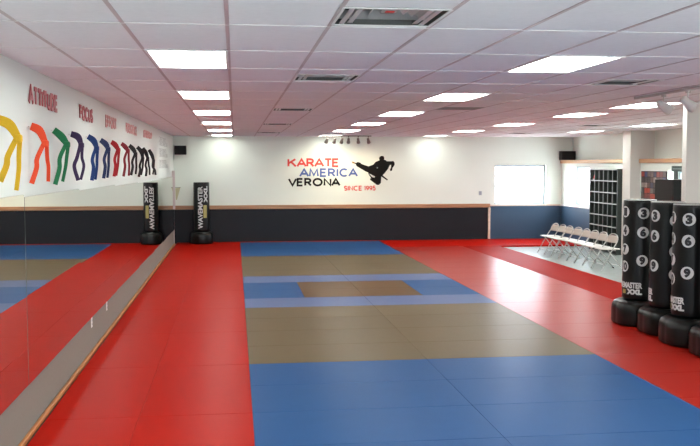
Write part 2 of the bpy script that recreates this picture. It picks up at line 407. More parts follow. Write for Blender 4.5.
# ------------------------------------------------------------------ mats
MY0 = 10.06; MD = 1.005; gap = .0010
FILES = ['front', 'second']
def floor_mat(x0, x1, y0, y1, m, label, group):
    bm = bmesh.new()
    x0 += gap; x1 -= gap; y0 += gap; y1 -= gap
    bm_box(bm, x0, x1, y0, y1, FZ+.0005, 0, .0035, 2)
    cx, cy = (x0+x1)/2, (y0+y1)/2
    for v in bm.verts: v.co.x -= cx; v.co.y -= cy
    o = obj('floor_mat', bm, m); o.location = (cx, cy, 0)
    return tag(o, label, 'mat', group)
row_y = lambda i: MY0 + MD*i
def nth(i): return ORD[i]
BX0, BXM, BX1 = .14, 2.17, 4.20
for side, (xa, xb) in (('left', (BX0, BXM)), ('right', (BXM, BX1))):
    for i in range(-5, 0):
        floor_mat(xa, xb, row_y(i), row_y(i+1), m_blue, '%s half of the %s blue mat row in front of the wide olive block' % (side, nth(-i-1)), 'blue mats of the near block')
    for i in range(0, 4):
        floor_mat(xa, xb, row_y(i), row_y(i+1), m_olive, '%s olive grey mat, %s row counted from the near blue block' % (side, nth(i)), 'olive grey mats of the near band')
    floor_mat(xa, xb, row_y(4), row_y(5), m_peri, '%s pale blue mat just in front of the brown centre' % side, 'pale blue mats round the centre')
    floor_mat(xa, xb, row_y(7), row_y(8), m_peri, '%s pale blue mat just behind the brown centre' % side, 'pale blue mats round the centre')
    for i in range(8, 12):
        floor_mat(xa, xb, row_y(i), row_y(i+1), m_olive, '%s olive grey mat of the far band, %s row behind the brown centre' % (side, nth(i-8)), 'olive grey mats of the far band')
    for i in range(12, 16):
        floor_mat(xa, xb, row_y(i), row_y(i+1), m_blue, '%s blue mat of the far block, %s row counted from the back wall' % (side, nth(15-i)), 'blue mats of the far block')
q = (BX1-BX0)/4
for i, w in ((5, 'near'), (6, 'far')):
    floor_mat(BX0, BX0+q, row_y(i), row_y(i+1), m_blue, 'small dark blue mat left of the brown centre, %s one' % w, 'blue mats beside the centre')
    floor_mat(BX0+q, BX0+2*q, row_y(i), row_y(i+1), m_brown, 'brown centre mat, %s left quarter' % w, 'brown centre mats')
    floor_mat(BX0+2*q, BX0+3*q, row_y(i), row_y(i+1), m_brown, 'brown centre mat, %s right quarter' % w, 'brown centre mats')
    floor_mat(BX0+3*q, BX1, row_y(i), row_y(i+1), m_blue, 'small dark blue mat right of the brown centre, %s one' % w, 'blue mats beside the centre')
for nm, (xa, xb) in (('beside the mirror', (-1.664, -.86)), ('beside the blue and olive mats', (-.86, .14))):
    k = 0
    for i in range(-4, 16, 2):
        floor_mat(xa, xb, row_y(i), row_y(i+2), m_red, 'red mat in the left lane %s, %s from the front' % (nm, nth(k)), 'red mats of the left lane'); k += 1
m_edge = mat('matt_red_mat_vinyl', (0.32, 0.008, 0.003), 0.5, spec=.01, noise=.05, nscale=5, bump=.25, bscale=90)
for i in range(-5, 14):
    ph = '%s row counted from the back lane' % nth(13-i) if i > 5 else '%s row from the front of the lane' % nth(i+5)
    floor_mat(4.2, 6.2, row_y(i), row_y(i+1), m_redR, 'red mat right of the blue mats, %s' % ph, 'red mats of the right lane')
for k, i in enumerate(range(-4, 14, 2)):
    floor_mat(6.2, 7.23, row_y(i), row_y(i+2), m_edge, 'long red edge mat beside the grey floor, %s from the front' % nth(k), 'red edge mats by the grey floor')
for i, w in ((14, 'near'), (15, 'far')):
    for xa, xb, s in ((4.2, 6.2, 'beside the far blue block'), (6.2, 8.2, 'left of the folding chairs under the window'), (8.2, 9.84, 'in the back right corner')):
        floor_mat(xa, xb, row_y(i), row_y(i+1), m_red, 'red mat %s, %s row at the back wall' % (s, w), 'red mats along the back wall')
floor_mat(-1.664, 3.9, row_y(16), YB-.055, m_red, 'narrow red filler mat along the dark wainscot, left length', 'red filler strips at the back wall')
floor_mat(3.9, 9.84, row_y(16), YB-.09, m_red, 'narrow red filler mat along the back wall, right length', 'red filler strips at the back wall')

# ------------------------------------------------------------------ mirrors
seams = [3.9, 7.58, 10.2, 13.15, 16.2, 19.25, 22.4, 25.58]
tilt = [.0, .0015, -.002, -.004, -.006, -.006, -.003]
names = ['nearest', 'second', 'third', 'fourth', 'fifth', 'sixth', 'farthest']
for i, (a, b) in enumerate(zip(seams, seams[1:])):
    zt = 1.99 - .02*min(i, 4)
    bm = bmesh.new(); bm_box(bm, -.012, 0, -(b-a)/2+.0012, (b-a)/2-.0012, .43, zt, mi=0)
    for f in bm.faces:
        if f.calc_center_median().x < -.001: f.material_index = 1
    o = obj('mirror_panel', bm, [m_mirror, m_medge]); o.location = (XM-.012, (a+b)/2, 0); o.rotation_euler = (0, 0, tilt[i])
    tag(o, '%s large mirror panel on the left wall under the hanging belts' % names[i], 'mirror', 'mirror panels on the left wall')
bm = bmesh.new(); bm_box(bm, XL+.0005, XM-.032, 3.9, 25.58, .43, 1.9); struct('trim_14', bm, m_medge)

# ------------------------------------------------------------------ ceiling lamps
def make_lamp():
    t = thing('ceiling_light', '', 'light')
    w, l = .6096, 1.2192
    bm = bmesh.new()
    for d in ((.0, w, 0, .035), (0, w, l-.035, l), (0, .03, .035, l-.035), (w-.03, w, .035, l-.035)):
        bm_box(bm, d[0]+.004, d[1]-.004, d[2]+.004*(d[2] == 0), d[3]-.004*(d[3] == l), -.008, .0, .001)
    obj('frame', bm, m_troffer, t)
    boxobj('housing', (.006, w-.006, .006, l-.006, .06, .12), m_troffer, t)
    bm = bmesh.new(); bm_box(bm, .03, w-.03, .035, l-.035, .002, .008); obj('diffuser', bm, m_lens, t)
    return t
proto = make_lamp(); first = True
dimmed = [ch for ch in proto.children if ch.name.startswith('diffuser')][0].data.copy(); dimmed.materials[0] = m_lens_dim
rown = {-1: 'in the row nearest the mirrors', 4: 'in the row above the blue mats', 9: 'in the row above the red right lane', 14: 'in the row near the right wall'}
cnt = {}
for c, n in LIGHTS:
    o = proto if first else copy_tree(proto); first = False
    o.location = (gx(c), gy(n), CZ-.001)
    vis = not (n < 0 or (c == 9 and n < 6) or (c == 14 and n < 8))
    if vis: cnt[c] = cnt.get(c, 0) + 1; lab = 'lit rectangular ceiling light %s, %s from the front' % (rown[c], nth(cnt[c]-1))
    else: lab = 'lit rectangular ceiling light beyond the picture edge, %s' % rown[c]
    tag(o, lab, 'ceiling light', 'recessed ceiling lights')
    if n == 17:      # last row emits less, to soften hot spots on the back wall
        for ch in o.children:
            if ch.name.startswith('diffuser'): ch.data = dimmed; 
# air diffusers
def make_vent():
    t = thing('air_diffuser', '', 'vent'); h = .30
    bm = bmesh.new()
    for k, (s1, s2) in enumerate(((.235, .285), (.175, .225), (.115, .165), (.055, .105))):
        z1, z0 = .085, .032; vs = []
        for s, q_, z in ((s2, s2, z0), (s1, s2+.012, z1), (s1-.004, s2+.008, z1), (s2-.006, s2-.006, z0-.001)):
            vs.append([bm.verts.new((sx*s, sy*q_, z)) for sx, sy in ((-1, -1), (1, -1), (1, 1), (-1, 1))])
        for a, b in zip(vs, vs[1:] + vs[:1]):
            for q in range(4): bm.faces.new((a[q], a[(q+1) % 4], b[(q+1) % 4], b[q]))
    for sx in (-1, 1):
        for q_ in (0, .045): bm_box(bm, *sorted((sx*(.225-q_), sx*(.255-q_))), -.275+q_, .275-q_, .001, .004)
    obj('louvre', bm, m_alu, t)
    bm = bmesh.new(); bm_box(bm, -.045, .045, -.045, .045, .03, .034); obj('centre_plate', bm, m_alu, t)
    bm = bmesh.new()
    for d in ((-h, h, -h, -.285), (-h, h, .285, h), (-h, -.285, -.285, .285), (.285, h, -.285, .285)): bm_box(bm, d[0], d[1], d[2], d[3], -.006, 0)
    obj('frame', bm, m_troffer, t)
    bm = bmesh.new(); bm_box(bm, -h, h, -h, h, .20, .21)
    for d in ((-h, h, -h, -h+.005), (-h, h, h-.005, h), (-h, -h+.005, -h+.005, h-.005), (h-.005, h, -h+.005, h-.005)): bm_box(bm, *d, .0, .20)
    obj('duct_box', bm, m_plenum, t)
    return t
proto = make_vent()
vl = ['nearest square louvred air diffuser at the top of the picture', 'square louvred air diffuser, second of the row towards the wall sign',
      'square air diffuser, third of the row towards the wall sign', 'square air diffuser, fourth of the row towards the wall sign',
      'square air diffuser closest to the back wall, left of the track lights', 'square air diffuser near the white track spotlights on the right',
      'small-looking air diffuser above the cubby shelf', 'small-looking air diffuser above the back window']
for i, (c, n) in enumerate(VENTS):
    o = proto if i == 0 else copy_tree(proto)
    o.location = (gx(c)+.3048, gy(n), CZ-.001); tag(o, vl[i], 'air vent', 'louvred air diffusers')
    if i == 0: first_vent = o
boxobj('red_tag', (-.025, .025, -.04, .0, .022, .029), m_sign_red, first_vent)
bm = bmesh.new()
for k in range(14): bm_box(bm, .02, .59, .03+k*.04, .05+k*.04, .0, .008)
t = thing('return_grille', 'dull grey return air grille in the ceiling above the blue mats', 'vent', (gx(5), gy(7), CZ-.002))
obj('slats', bm, mat('dull_grey_enamel', (.3, .27, .27), .6), t)
bm = bmesh.new()
for d in ((0, .6096, 0, .02), (0, .6096, .5896, .6096), (0, .02, .02, .5896), (.5896, .6096, .02, .5896)): bm_box(bm, *d, -.004, .004)
obj('frame', bm, MATS['dull_grey_enamel'], t); boxobj('backing', (.003, .606, .003, .606, .03, .05), m_plenum, t)

# ------------------------------------------------------------------ track spotlights
def spot_head(parent_loc, aim, label, group, mcan, scale, energy, spread):
    t = thing('track_spotlight', label, 'spotlight', parent_loc, 0, group); s = scale
    bm = bmesh.new(); bm_box(bm, -.02*s, .02*s, -.03*s, .03*s, -.025*s, 0, .003); bm_tube(bm, [(0, 0, -.02*s), (0, 0, -.12*s)], .007*s); obj('stem', bm, mcan, t)
    d = Vector(aim).normalized(); q = d.to_track_quat('-Z', 'Y').to_matrix().to_4x4()
    piv = Vector((0, 0, -.14*s)); Mx = Matrix.Translation(piv) @ q
    bm = bmesh.new()
    bm_lathe(bm, [(.02*s, .10*s), (.04*s, .085*s), (.046*s, .05*s), (.046*s, 0), (.058*s, -.03*s), (.066*s, -.10*s), (.060*s, -.10*s), (.05*s, -.05*s)], 20); bm_xform(bm, Mx); obj('can', bm, mcan, t)
    bm = bmesh.new(); bm_lathe(bm, [(.02*s, -.052*s), (.048*s, -.06*s), (.052*s, -.075*s), (.03*s, -.085*s)], 16); bm_xform(bm, Mx); obj('bulb', bm, m_bulb, t)
    l = bpy.data.lights.new('spot_beam', 'SPOT'); l.energy = energy; l.color = (1.0, .78, .50); l.spot_size = R(spread); l.spot_blend = .9; l.shadow_soft_size = .04
    lo = bpy.data.objects.new('spot_beam', l); COL.objects.link(lo); lo.parent = t
    lo.matrix_local = Matrix.Translation(piv + d*.12*s) @ q
    return t
TY = 25.3
boxobj('track_rail', (2.42, 3.84, TY-.015, TY+.015, CZ-.034, CZ-.007), m_darkcan, bev=.003)
tag(bpy.data.objects['track_rail'], 'long dark ceiling rail carrying six small spotlights above the wall sign', 'track')
for i, x in enumerate((2.574, 2.794, 2.998, 3.188, 3.464, 3.752)):
    dx = (-.35, -.22, -.1, .05, .2, .35)[i]
    spot_head((x, TY, CZ-.034), (dx, .75, -1.0), 'small grey track spotlight over the wall sign, %s from the left' % nth(i), 'grey spotlights aimed at the wall sign', m_darkcan, .8, SPOT*.22, 110)
bm = bmesh.new(); bm_box(bm, 4.885, 4.92, 3.5, 10.65, CZ-.036, CZ-.007, .003); tag(obj('track_rail', bm, m_whitecan), 'white ceiling rail at upper right carrying the white spotlights', 'track')
spot_head((4.90, 9.90, CZ-.036), (.9, .25, -.45), 'white track spotlight above the punching bags, the farther and left one', 'white spotlights on the right rail', m_whitecan, .95, SPOT*.05, 100)
spot_head((4.90, 9.34, CZ-.036), (.85, .15, -.55), 'white track spotlight above the punching bags, the nearer one at the picture edge', 'white spotlights on the right rail', m_whitecan, .95, SPOT*.05, 100)

# ------------------------------------------------------------------ wall sign
YS = YB - .003
sign = thing('wall_sign', 'large painted school sign with a black kicking figure on the back wall', 'sign', (0, YS, 0))
for s, x0, x1, z0, z1, m, b in (('KARATE', 1.535, 3.052, 2.166, 2.43, m_sign_red, .056), ('AMERICA', 1.875, 3.613, 1.879, 2.135, m_sign_blue, .053),
                             ('VERONA', 1.546, 3.092, 1.603, 1.852, m_sign_black, .056), ('SINCE', 3.196, 3.734, 1.472, 1.618, m_sign_red, .026), ('1995', 3.80, 4.137, 1.472, 1.618, m_sign_red, .026)):
    bm = stroke_bm(s, x1-x0, z1-z0, .006, b); bm_xform(bm, Matrix.Translation((x0, -.003, z0)))
    o = obj('word', bm, m, sign); o['label'] = {'KARATE': 'red word', 'AMERICA': 'blue word', 'VERONA': 'black word', 'SINCE': 'small red word', '1995': 'small red year'}[s]
SIL = [(3.52, 2.30), (3.57, 2.29), (3.6, 2.32), (3.68, 2.3), (3.72, 2.26), (3.93, 2.19), (4.07, 2.24), (4.14, 2.32), (4.26, 2.37), (4.24, 2.43), (4.27, 2.48), (4.32, 2.5), (4.38, 2.49), (4.405, 2.43), (4.39, 2.39), (4.45, 2.37), (4.48, 2.34), (4.61, 2.34), (4.67, 2.35), (4.71, 2.3), (4.71, 2.23), (4.65, 2.14), (4.63, 2.06), (4.58, 2.05), (4.57, 2.1), (4.6, 2.14), (4.61, 2.23), (4.57, 2.23), (4.51, 2.11), (4.4, 1.97), (4.35, 1.925), (4.51, 1.8), (4.49, 1.77), (4.31, 1.89), (4.3, 1.7), (4.24, 1.64), (4.18, 1.64), (3.99, 1.78), (3.97, 1.82), (4.01, 1.84), (3.93, 1.96), (3.92, 2.01), (3.84, 2.04), (3.57, 2.2), (3.55, 2.26), (3.52, 2.27)]
HOLE = [(3.945, 1.98), (4.02, 1.945), (4.13, 1.885), (4.10, 1.855), (4.03, 1.875), (3.965, 1.95)]
HOLE2 = [(4.17, 2.15), (4.20, 2.17), (4.215, 2.15), (4.185, 2.125)]
def flat(polys, depth):
    cu = bpy.data.curves.new('outline', 'CURVE'); cu.dimensions = '2D'; cu.fill_mode = 'BOTH'; cu.extrude = depth/2
    for P in polys:
        sp = cu.splines.new('POLY'); sp.points.add(len(P)-1); sp.use_cyclic_u = True
        for i, p in enumerate(P): sp.points[i].co = (p[0], p[1], 0, 1)
    to = bpy.data.objects.new('outline', cu); COL.objects.link(to); bpy.context.view_layer.update()
    me = bpy.data.meshes.new_from_object(to.evaluated_get(bpy.context.evaluated_depsgraph_get()))
    bpy.data.objects.remove(to, do_unlink=True); bm = bmesh.new(); bm.from_mesh(me)
    for v in bm.verts: v.co = Vector((v.co.x, -v.co.z, v.co.y))
    for f in bm.faces: f.material_index = 0
    return bm
bm = flat([SIL, HOLE, HOLE2], .006); bm_xform(bm, Matrix.Translation((0, -.003, 0))); obj('kicking_figure', bm, m_sign_black, sign)['label'] = 'black silhouette of a flying side kick'
bm = flat([[(3.43, 2.325), (3.46, 2.335), (3.53, 2.30), (3.515, 2.27), (3.45, 2.28)]], .006); bm_xform(bm, Matrix.Translation((0, -.003, 0))); obj('foot', bm, m_tan, sign)['label'] = 'tan foot of the kicking figure'

# words on the left wall (face +X, read from near to far)
def wall_word(s, y0, y1, z0, z1, m, label, th=.040):
    bm = stroke_bm(s, y1-y0, z1-z0, .008, th, .13)
    bm_xform(bm, Matrix.Translation((XL+.0055, y0, z0)) @ Matrix(((0, -1, 0, 0), (1, 0, 0, 0), (0, 0, 1, 0), (0, 0, 0, 1))))
    tag(obj('wall_lettering', bm, m), label, 'lettering')
wall_word('ATTITUDE', 8.0, 9.25, 2.745, 2.915, m_word, 'red word ATTITUDE on the left wall above the orange belt')
wall_word('FOCUS', 10.55, 11.5, 2.745, 2.915, m_word, 'red word FOCUS on the left wall above the blue belt')
wall_word('EFFORT', 12.62, 13.76, 2.745, 2.915, m_word2, 'faded red word EFFORT on the left wall above the red belt')
wall_word('PERSISTENCE', 14.95, 16.55, 2.755, 2.915, m_word2, 'faded red long word on the left wall above the first black belt', .034)
wall_word('LEADERSHIP', 17.75, 19.55, 2.765, 2.915, m_word2, 'palest pink word on the left wall above the last black belt', .034)
t = thing('wall_lettering', 'three stacked blocks of thin grey outlined lettering by the far left corner', 'lettering', (XL, 0, 0))
for zc in (2.80, 2.53, 2.26):
    bm = bmesh.new()
    for r_ in (0, 1):
        for k in range(6 if r_ else 5):
            y0 = 21.45 + k*.44; z0 = zc - .10 + (1-r_)*.105
            for d in ((y0, y0+.36, z0, z0+.008), (y0, y0+.36, z0+.082, z0+.09), (y0, y0+.02, z0, z0+.09), (y0+.34, y0+.36, z0, z0+.09)):
                bm_box(bm, .001, .004, *d)
            if k % 2: bm_box(bm, .001, .004, y0+.1, y0+.26, z0+.04, z0+.048)
    obj('lettering_block', bm, m_outl, t)

# ------------------------------------------------------------------ belts hanging on the left wall
BELTS = [('yellow', (.74, .44, .012), 6.858, [(-1.71, 2.564), (-1.618, 2.528), (-1.565, 2.425), (-1.699, 2.111), (-1.59, 2.045)], .048, 'bright yellow martial arts belt, nearest of the row on the left wall'),
 ('orange', (.72, .06, .014), 7.968, [(-1.71, 2.56), (-1.636, 2.526), (-1.597, 2.415), (-1.716, 2.073), (-1.583, 2.09)], .045, 'orange-red belt hanging between the yellow and the green belt'),
 ('green', (.01, .17, .06), 8.942, [(-1.71, 2.563), (-1.633, 2.506), (-1.591, 2.429), (-1.708, 2.044), (-1.642, 2.072)], .045, 'green belt hanging between the orange-red and the purple belt'),
 ('purple', (.035, .015, .07), 9.858, [(-1.71, 2.56), (-1.633, 2.532), (-1.608, 2.441), (-1.646, 2.068), (-1.623, 2.076)], .042, 'dark purple belt hanging right after the green belt'),
 ('blue', (.012, .05, .20), 10.971, [(-1.71, 2.567), (-1.639, 2.521), (-1.614, 2.429), (-1.675, 2.049), (-1.638, 2.059)], .045, 'mid blue belt hanging right after the dark purple belt'),
 ('navy', (.015, .03, .10), 11.975, [(-1.71, 2.552), (-1.642, 2.508), (-1.617, 2.437), (-1.68, 2.059), (-1.636, 2.067)], .045, 'navy blue belt hanging just before the red belt'),
 ('red', (.42, .012, .02), 13.008, [(-1.71, 2.554), (-1.653, 2.521), (-1.617, 2.445), (-1.682, 2.071), (-1.654, 2.082)], .045, 'crimson red belt hanging right after the navy belt'),
 ('maroon', (.24, .01, .02), 14.142, [(-1.71, 2.559), (-1.645, 2.511), (-1.616, 2.452), (-1.688, 2.057), (-1.61, 2.068)], .042, 'dark maroon belt hanging just before the black belts'),
 ('black', (.012, .010, .012), 15.177, [(-1.71, 2.553), (-1.64, 2.494), (-1.611, 2.417), (-1.69, 2.064), (-1.617, 2.082)], .045, 'black belt hanging right after the maroon belt'),
 ('black', (.012, .010, .012), 16.387, [(-1.71, 2.551), (-1.633, 2.472), (-1.616, 2.353), (-1.691, 2.023), (-1.652, 2.055)], .045, 'second black belt of the row on the left wall'),
 ('black', (.012, .010, .012), 17.373, [(-1.71, 2.55), (-1.649, 2.466), (-1.622, 2.361), (-1.66, 2.023), (-1.594, 2.044)], .045, 'third black belt of the row on the left wall'),
 ('black', (.012, .010, .012), 18.579, [(-1.71, 2.537), (-1.645, 2.438), (-1.62, 2.325), (-1.584, 2.032), (-1.64, 2.041)], .045, 'last and farthest black belt of the row on the left wall')]
BELTFORM = {0: (.02, -.01), 1: (.02, .0), 2: (.0, .0), 3: (.035, .03)}
for i, (cn, colr, y, P, w, lab) in enumerate(BELTS):
    m = mat('belt_cotton_' + cn, colr, .75, noise=.08, nscale=120)
    t = thing('martial_arts_belt', lab, 'belt', (0, y, 0), 0, 'rank belts on the left wall')
    (ax, az), (bx_, bz), (kx, kz), (t1x, t1z), (t2x, t2z) = P
    bm = bmesh.new(); bm_ribbon(bm, [(ax, 0, az), (bx_, -.01, bz), (kx, 0, kz)], (w*1.45, w*1.15), .006)
    bm_ribbon(bm, [(ax, .03, az-.012), (bx_-.02, .05, bz-.02), (kx, .012, kz-.01)], (w, w*.9), .006)
    obj('loop', bm, m, t)
    bm = bmesh.new(); bm_box(bm, kx-.029, kx+.029, -.024, .030, kz-.032, kz+.028, .016, 3); obj('knot', bm, m, t)
    b1, b2 = (.012, .02) if cn not in ('purple',) else (-.05, .05)
    bm = bmesh.new(); bm_ribbon(bm, [(kx-.01, -.012, kz-.005), (kx-.03+.3*(t1x-kx), -.018, kz-.13), (kx+.62*(t1x-kx)+(b1 if cn == 'purple' else .0), -.01, (kz+t1z)/2-.04), (t1x, 0, t1z)], (w*.8, w*.95), .005); obj('tail', bm, m, t)
    bm = bmesh.new(); bm_ribbon(bm, [(kx+.01, .010, kz-.005), (kx+.3*(t2x-kx)+.008, .01, kz-.13), (kx+.62*(t2x-kx)+(.03 if cn == 'purple' else .012), .012, (kz+t2z)/2-.04), (t2x, .02, t2z)], (w*.8, w*.7), .005, nrm=Vector((.35, 1, 0)).normalized()); obj('tail', bm, m, t)
    bm = bmesh.new(); bm_tube(bm, [(XL+.001, .012, az-.004), (ax+.01, .012, az-.004)], .007, 10); obj('peg', bm, m_white, t)

# ------------------------------------------------------------------ punching bags
def disc_bm(r, depth, n=28, rin=None):
    bm = bmesh.new(); a = [bm.verts.new((r*math.cos(2*math.pi*k/n), -depth, r*math.sin(2*math.pi*k/n))) for k in range(n)]
    b = [bm.verts.new((v.co.x, 0, v.co.z)) for v in a]
    bm.faces.new(a); bm.faces.new(b[::-1])
    for k in range(n): bm.faces.new((a[k], b[k], b[(k+1) % n], a[(k+1) % n]))
    return bm
def make_bag(loc, rz, label, group, vertical, digits, br=.335, text_arc=0):
    t = thing('punching_bag', label, 'punching bag', loc, rz, group)
    bm = bmesh.new()
    bm_lathe(bm, [(br*.93, .001), (br*.99, .02), (br, .05), (br, .22), (br*.985, .26), (br*.93, .30), (br*.84, .322), (.26, .335), (.24, .345)], 64, 3.0 if not vertical else 2.3, .02, 8)
    obj('base', bm, m_base, t)
    r = .225; bm = bmesh.new()
    prof = [(.20, .346), (.212, .36), (r, .385)]
    z = .385
    while z < 1.70: z += .0425; prof.append((r - .0018*(1 if (len(prof) % 2) else 0), min(z, 1.715)))
    prof += [(r-.004, 1.728), (r-.012, 1.738), (r-.03, 1.742)]
    bm_lathe(bm, prof, 56); b = obj('bag', bm, m_vblack, t)
    bm = bmesh.new(); bm_tube(bm, [((r-.006)*math.cos(a*math.pi/20), (r-.006)*math.sin(a*math.pi/20), 1.738) for a in range(40)], .0045, 6, closed=True); obj('rim_piping', bm, m_print if not vertical else m_vblack, t)['label'] = 'grey piping round the bag top'
    def on(bm, arc, z, lift, name, m, lab=None, s=.02):
        bm_xform(bm, Matrix.Translation((arc, -lift, z))); bend_on_cylinder(bm, r, s); o = obj(name, bm, m, b)
        if lab: o['label'] = lab
    for (arc, z, s) in digits:
        on(disc_bm(.078, .002), arc, z, .0005, 'number_disc', m_print)
        wd = .08 if len(s) == 1 else .11
        tb = text_bm(s, wd, .114, .002, .075 if len(s) == 1 else .05); bm_xform(tb, Matrix.Translation((-wd/2, 0, -.057))); on(tb, arc, z, .0026, 'number', m_digit)
    if vertical:
        RX = Matrix.Rotation(-math.pi/2, 4, 'Y')
        tb = text_bm('WAVEMASTER', 1.20, .135, .003, .03); bm_xform(tb, RX); on(tb, text_arc+.04, .43, .001, 'lettering', m_print, 'white vertical brand lettering')
        tb = text_bm('XXL', .47, .12, .003, .05); bm_xform(tb, RX); on(tb, text_arc+.195, 1.17, .001, 'lettering', m_print, 'white XXL size lettering')
        tb = bmesh.new(); bm_box(tb, 0, .10, -.003, 0, 0, .36); on(tb, text_arc+.06, .74, .0005, 'stripe', m_printy, 'yellow-olive stripe')
    else:
        tb = text_bm('WAVEMASTER', .50, .083, .003, .04); on(tb, text_arc-.50, .515, .001, 'lettering', m_print, 'white brand lettering')
        tb = text_bm('XXL', .22, .075, .003, .07); on(tb, text_arc-.22, .430, .001, 'lettering', m_print, 'white XXL size lettering')
        tb = bmesh.new(); bm_box(tb, 0, .06, -.002, 0, 0, .06); on(tb, text_arc-.30, .435, .0005, 'stripe', m_printy, 'yellow-olive corner mark')
    return t
# digits given as arc metres from the front (-Y) of each bag
def digs(c, l): return [(c, 1.56, '3'), (c-.005, 1.295, '6'), (c-.01, .905, '9'), (l, 1.575, '1'), (l, 1.315, '4'), (l, 1.055, '7'), (l, .815, '10'), (c+.28, 1.5, '2'), (c+.28, 1.1, '5'), (c+.28, .8, '8')]
make_bag((5.615, 11.98, .001), 0, 'black freestanding punching bag, farthest of the right row, beside the folding chairs', 'punching bags in the right row', False, digs(-.046, -.326), text_arc=-.050)
make_bag((5.665, 11.25, .001), 0, 'black freestanding punching bag, second from the left in the right row', 'punching bags in the right row', False, digs(-.285, -.56), text_arc=-.305)
make_bag((5.61, 10.52, .001), 0, 'black freestanding punching bag, third from the left in the right row', 'punching bags in the right row', False, digs(-.143, -.40), text_arc=-.178)
make_bag((5.63, 9.79, .001), 0, 'black freestanding punching bag cut by the right picture edge', 'punching bags in the right row', False, digs(-.30, -.56), text_arc=.02)
make_bag((-.945, 25.98, .001), 0, 'black freestanding punching bag alone against the back wall by the mirror', 'punching bag by the mirror', True, [], br=.325, text_arc=0)

# ------------------------------------------------------------------ folding chairs
def make_chair():
    """faces -X; origin on the floor under the seat centre"""
    t = thing('folding_chair', '', 'chair'); hw = .215
    r = .012
    # inverted U: back uprights running down to the front feet
    U = []
    for s in (-1, 1):
        U.append([(-.26, s*hw, .014), (-.02, s*hw, .43), (.11, s*hw, .62)])
    top = [(.11 + .045*math.sin(a)**.8, -hw*math.cos(a), (.62 + .155*math.sin(a)**.8)) for a in [math.pi*k/14 for k in range(1, 14)]]
    bm = bmesh.new(); bm_tube(bm, U[0] + top + U[1][::-1], r, 8); obj('back_frame', bm, m_tube, t)
    for s in (-1, 1):
        bm = bmesh.new(); bm_tube(bm, [(.27, s*(hw-.028), .014), (-.10, s*(hw-.028), .445)], .011, 8); o = obj('leg', bm, m_tube, t)
        bm = bmesh.new(); bm_tube(bm, [(.27, s*(hw-.028), .0), (.266, s*(hw-.028), .03)], .015, 8); obj('rubber_foot', bm, m_black, o)
    bm = bmesh.new(); bm_tube(bm, [(-.19, -hw, .135), (-.19, hw, .135)], .007, 8); obj('stretcher', bm, m_tube, t)
    bm = bmesh.new(); bm_tube(bm, [(.20, -hw+.03, .097), (.20, hw-.03, .097)], .007, 8); obj('stretcher', bm, m_tube, t)
    bm = bmesh.new(); bm_box(bm, -.20, .20, -.20, .20, .445, .468, .010, 3)
    for v in bm.verts:
        q = (v.co.x/.2)**2 + (v.co.y/.2)**2; v.co.z -= .008*max(0, 1-q)
    obj('seat', bm, m_seat, t)
    # curved backrest panel
    bm = bmesh.new(); n = 10; rows = []
    for j in range(5):
        z = .585 + .155*j/4; row = []
        for k in range(n+1):
            y = -.20 + .40*k/n; wv = y/.20; zz = z - (.05*wv**4 if j == 4 else 0)
            row.append((.085 + (zz-.585)*.36 + .018*(1-wv*wv), y, zz))
        rows.append(row)
    F = [[bm.verts.new(Vector(p)) for p in r_] for r_ in rows]; B = [[bm.verts.new(Vector(p)+Vector((.008, 0, 0))) for p in r_] for r_ in rows]
    for L in (F, B):
        for j in range(4):
            for k in range(n): bm.faces.new((L[j][k], L[j][k+1], L[j+1][k+1], L[j+1][k])).smooth = True
    for j in range(4):
        for k in (0, n): bm.faces.new((F[j][k], F[j+1][k], B[j+1][k], B[j][k]))
    for k in range(n):
        for j in (0, 4): bm.faces.new((F[j][k], F[j][k+1], B[j][k+1], B[j][k]))
    obj('backrest', bm, m_chair, t)
    return t
proto = make_chair()
CY = [22.15, 21.65, 21.16, 20.66, 20.13, 19.63, 19.12, 18.60]
cl = ['beige folding chair at the far end of the row, nearest the window corner', 'second beige folding chair counted from the window end of the row',
      'third beige folding chair counted from the window end of the row', 'fourth beige folding chair counted from the window end of the row',
      'fifth beige folding chair, first of the row standing in front of the cubbies', 'sixth beige folding chair, in front of the middle of the cubbies',
      'seventh beige folding chair, next to last beside the punching bags', 'beige folding chair at the near end of the row beside the punching bags']
for i, y in enumerate(CY):
    o = proto if i == 0 else copy_tree(proto)
    o.location = (8.0 + random.uniform(-.015, .015), y, FZ); o.rotation_euler = (0, 0, R(6 + random.uniform(-2, 2)))
    tag(o, cl[i], 'chair', 'folding chairs in a row on the grey floor')

# ------------------------------------------------------------------ cubby shelf
CX0, CX1, CY0, CY1, CT = 9.50, 9.845, 21.56, 23.34, 2.12
cub = thing('cubby_shelf', 'tall dark grey-green cubby unit with narrow open slots against the right wall', 'shelf', (0, 0, FZ))
z0 = 0
boxobj('side_panel', (CX0, CX1, CY0, CY0+.03, 0, CT-FZ), m_cub, cub); boxobj('side_panel', (CX0, CX1, CY1-.03, CY1, 0, CT-FZ), m_cub, cub)
boxobj('back_panel', (CX1-.012, CX1, CY0+.03, CY1-.03, 0, CT-FZ), m_cub, cub)
zs = [.06, .32, .60, .88, 1.16, 1.43, 1.72, 1.99]
zs = [z - FZ for z in (.06, .34, .63, .91, 1.22, 1.50, 1.80, 2.095)]
for z in zs:
    bm = bmesh.new(); bm_box(bm, CX0-.004, CX0+.012, CY0+.031, CY1-.031, z, z+.022, mi=1); bm_box(bm, CX0+.012, CX1-.012, CY0+.031, CY1-.031, z, z+.022)
    obj('shelf_board', bm, [m_cub, m_shelf], cub)
m_div = mat('divider_edge', (.20, .22, .21), .5)
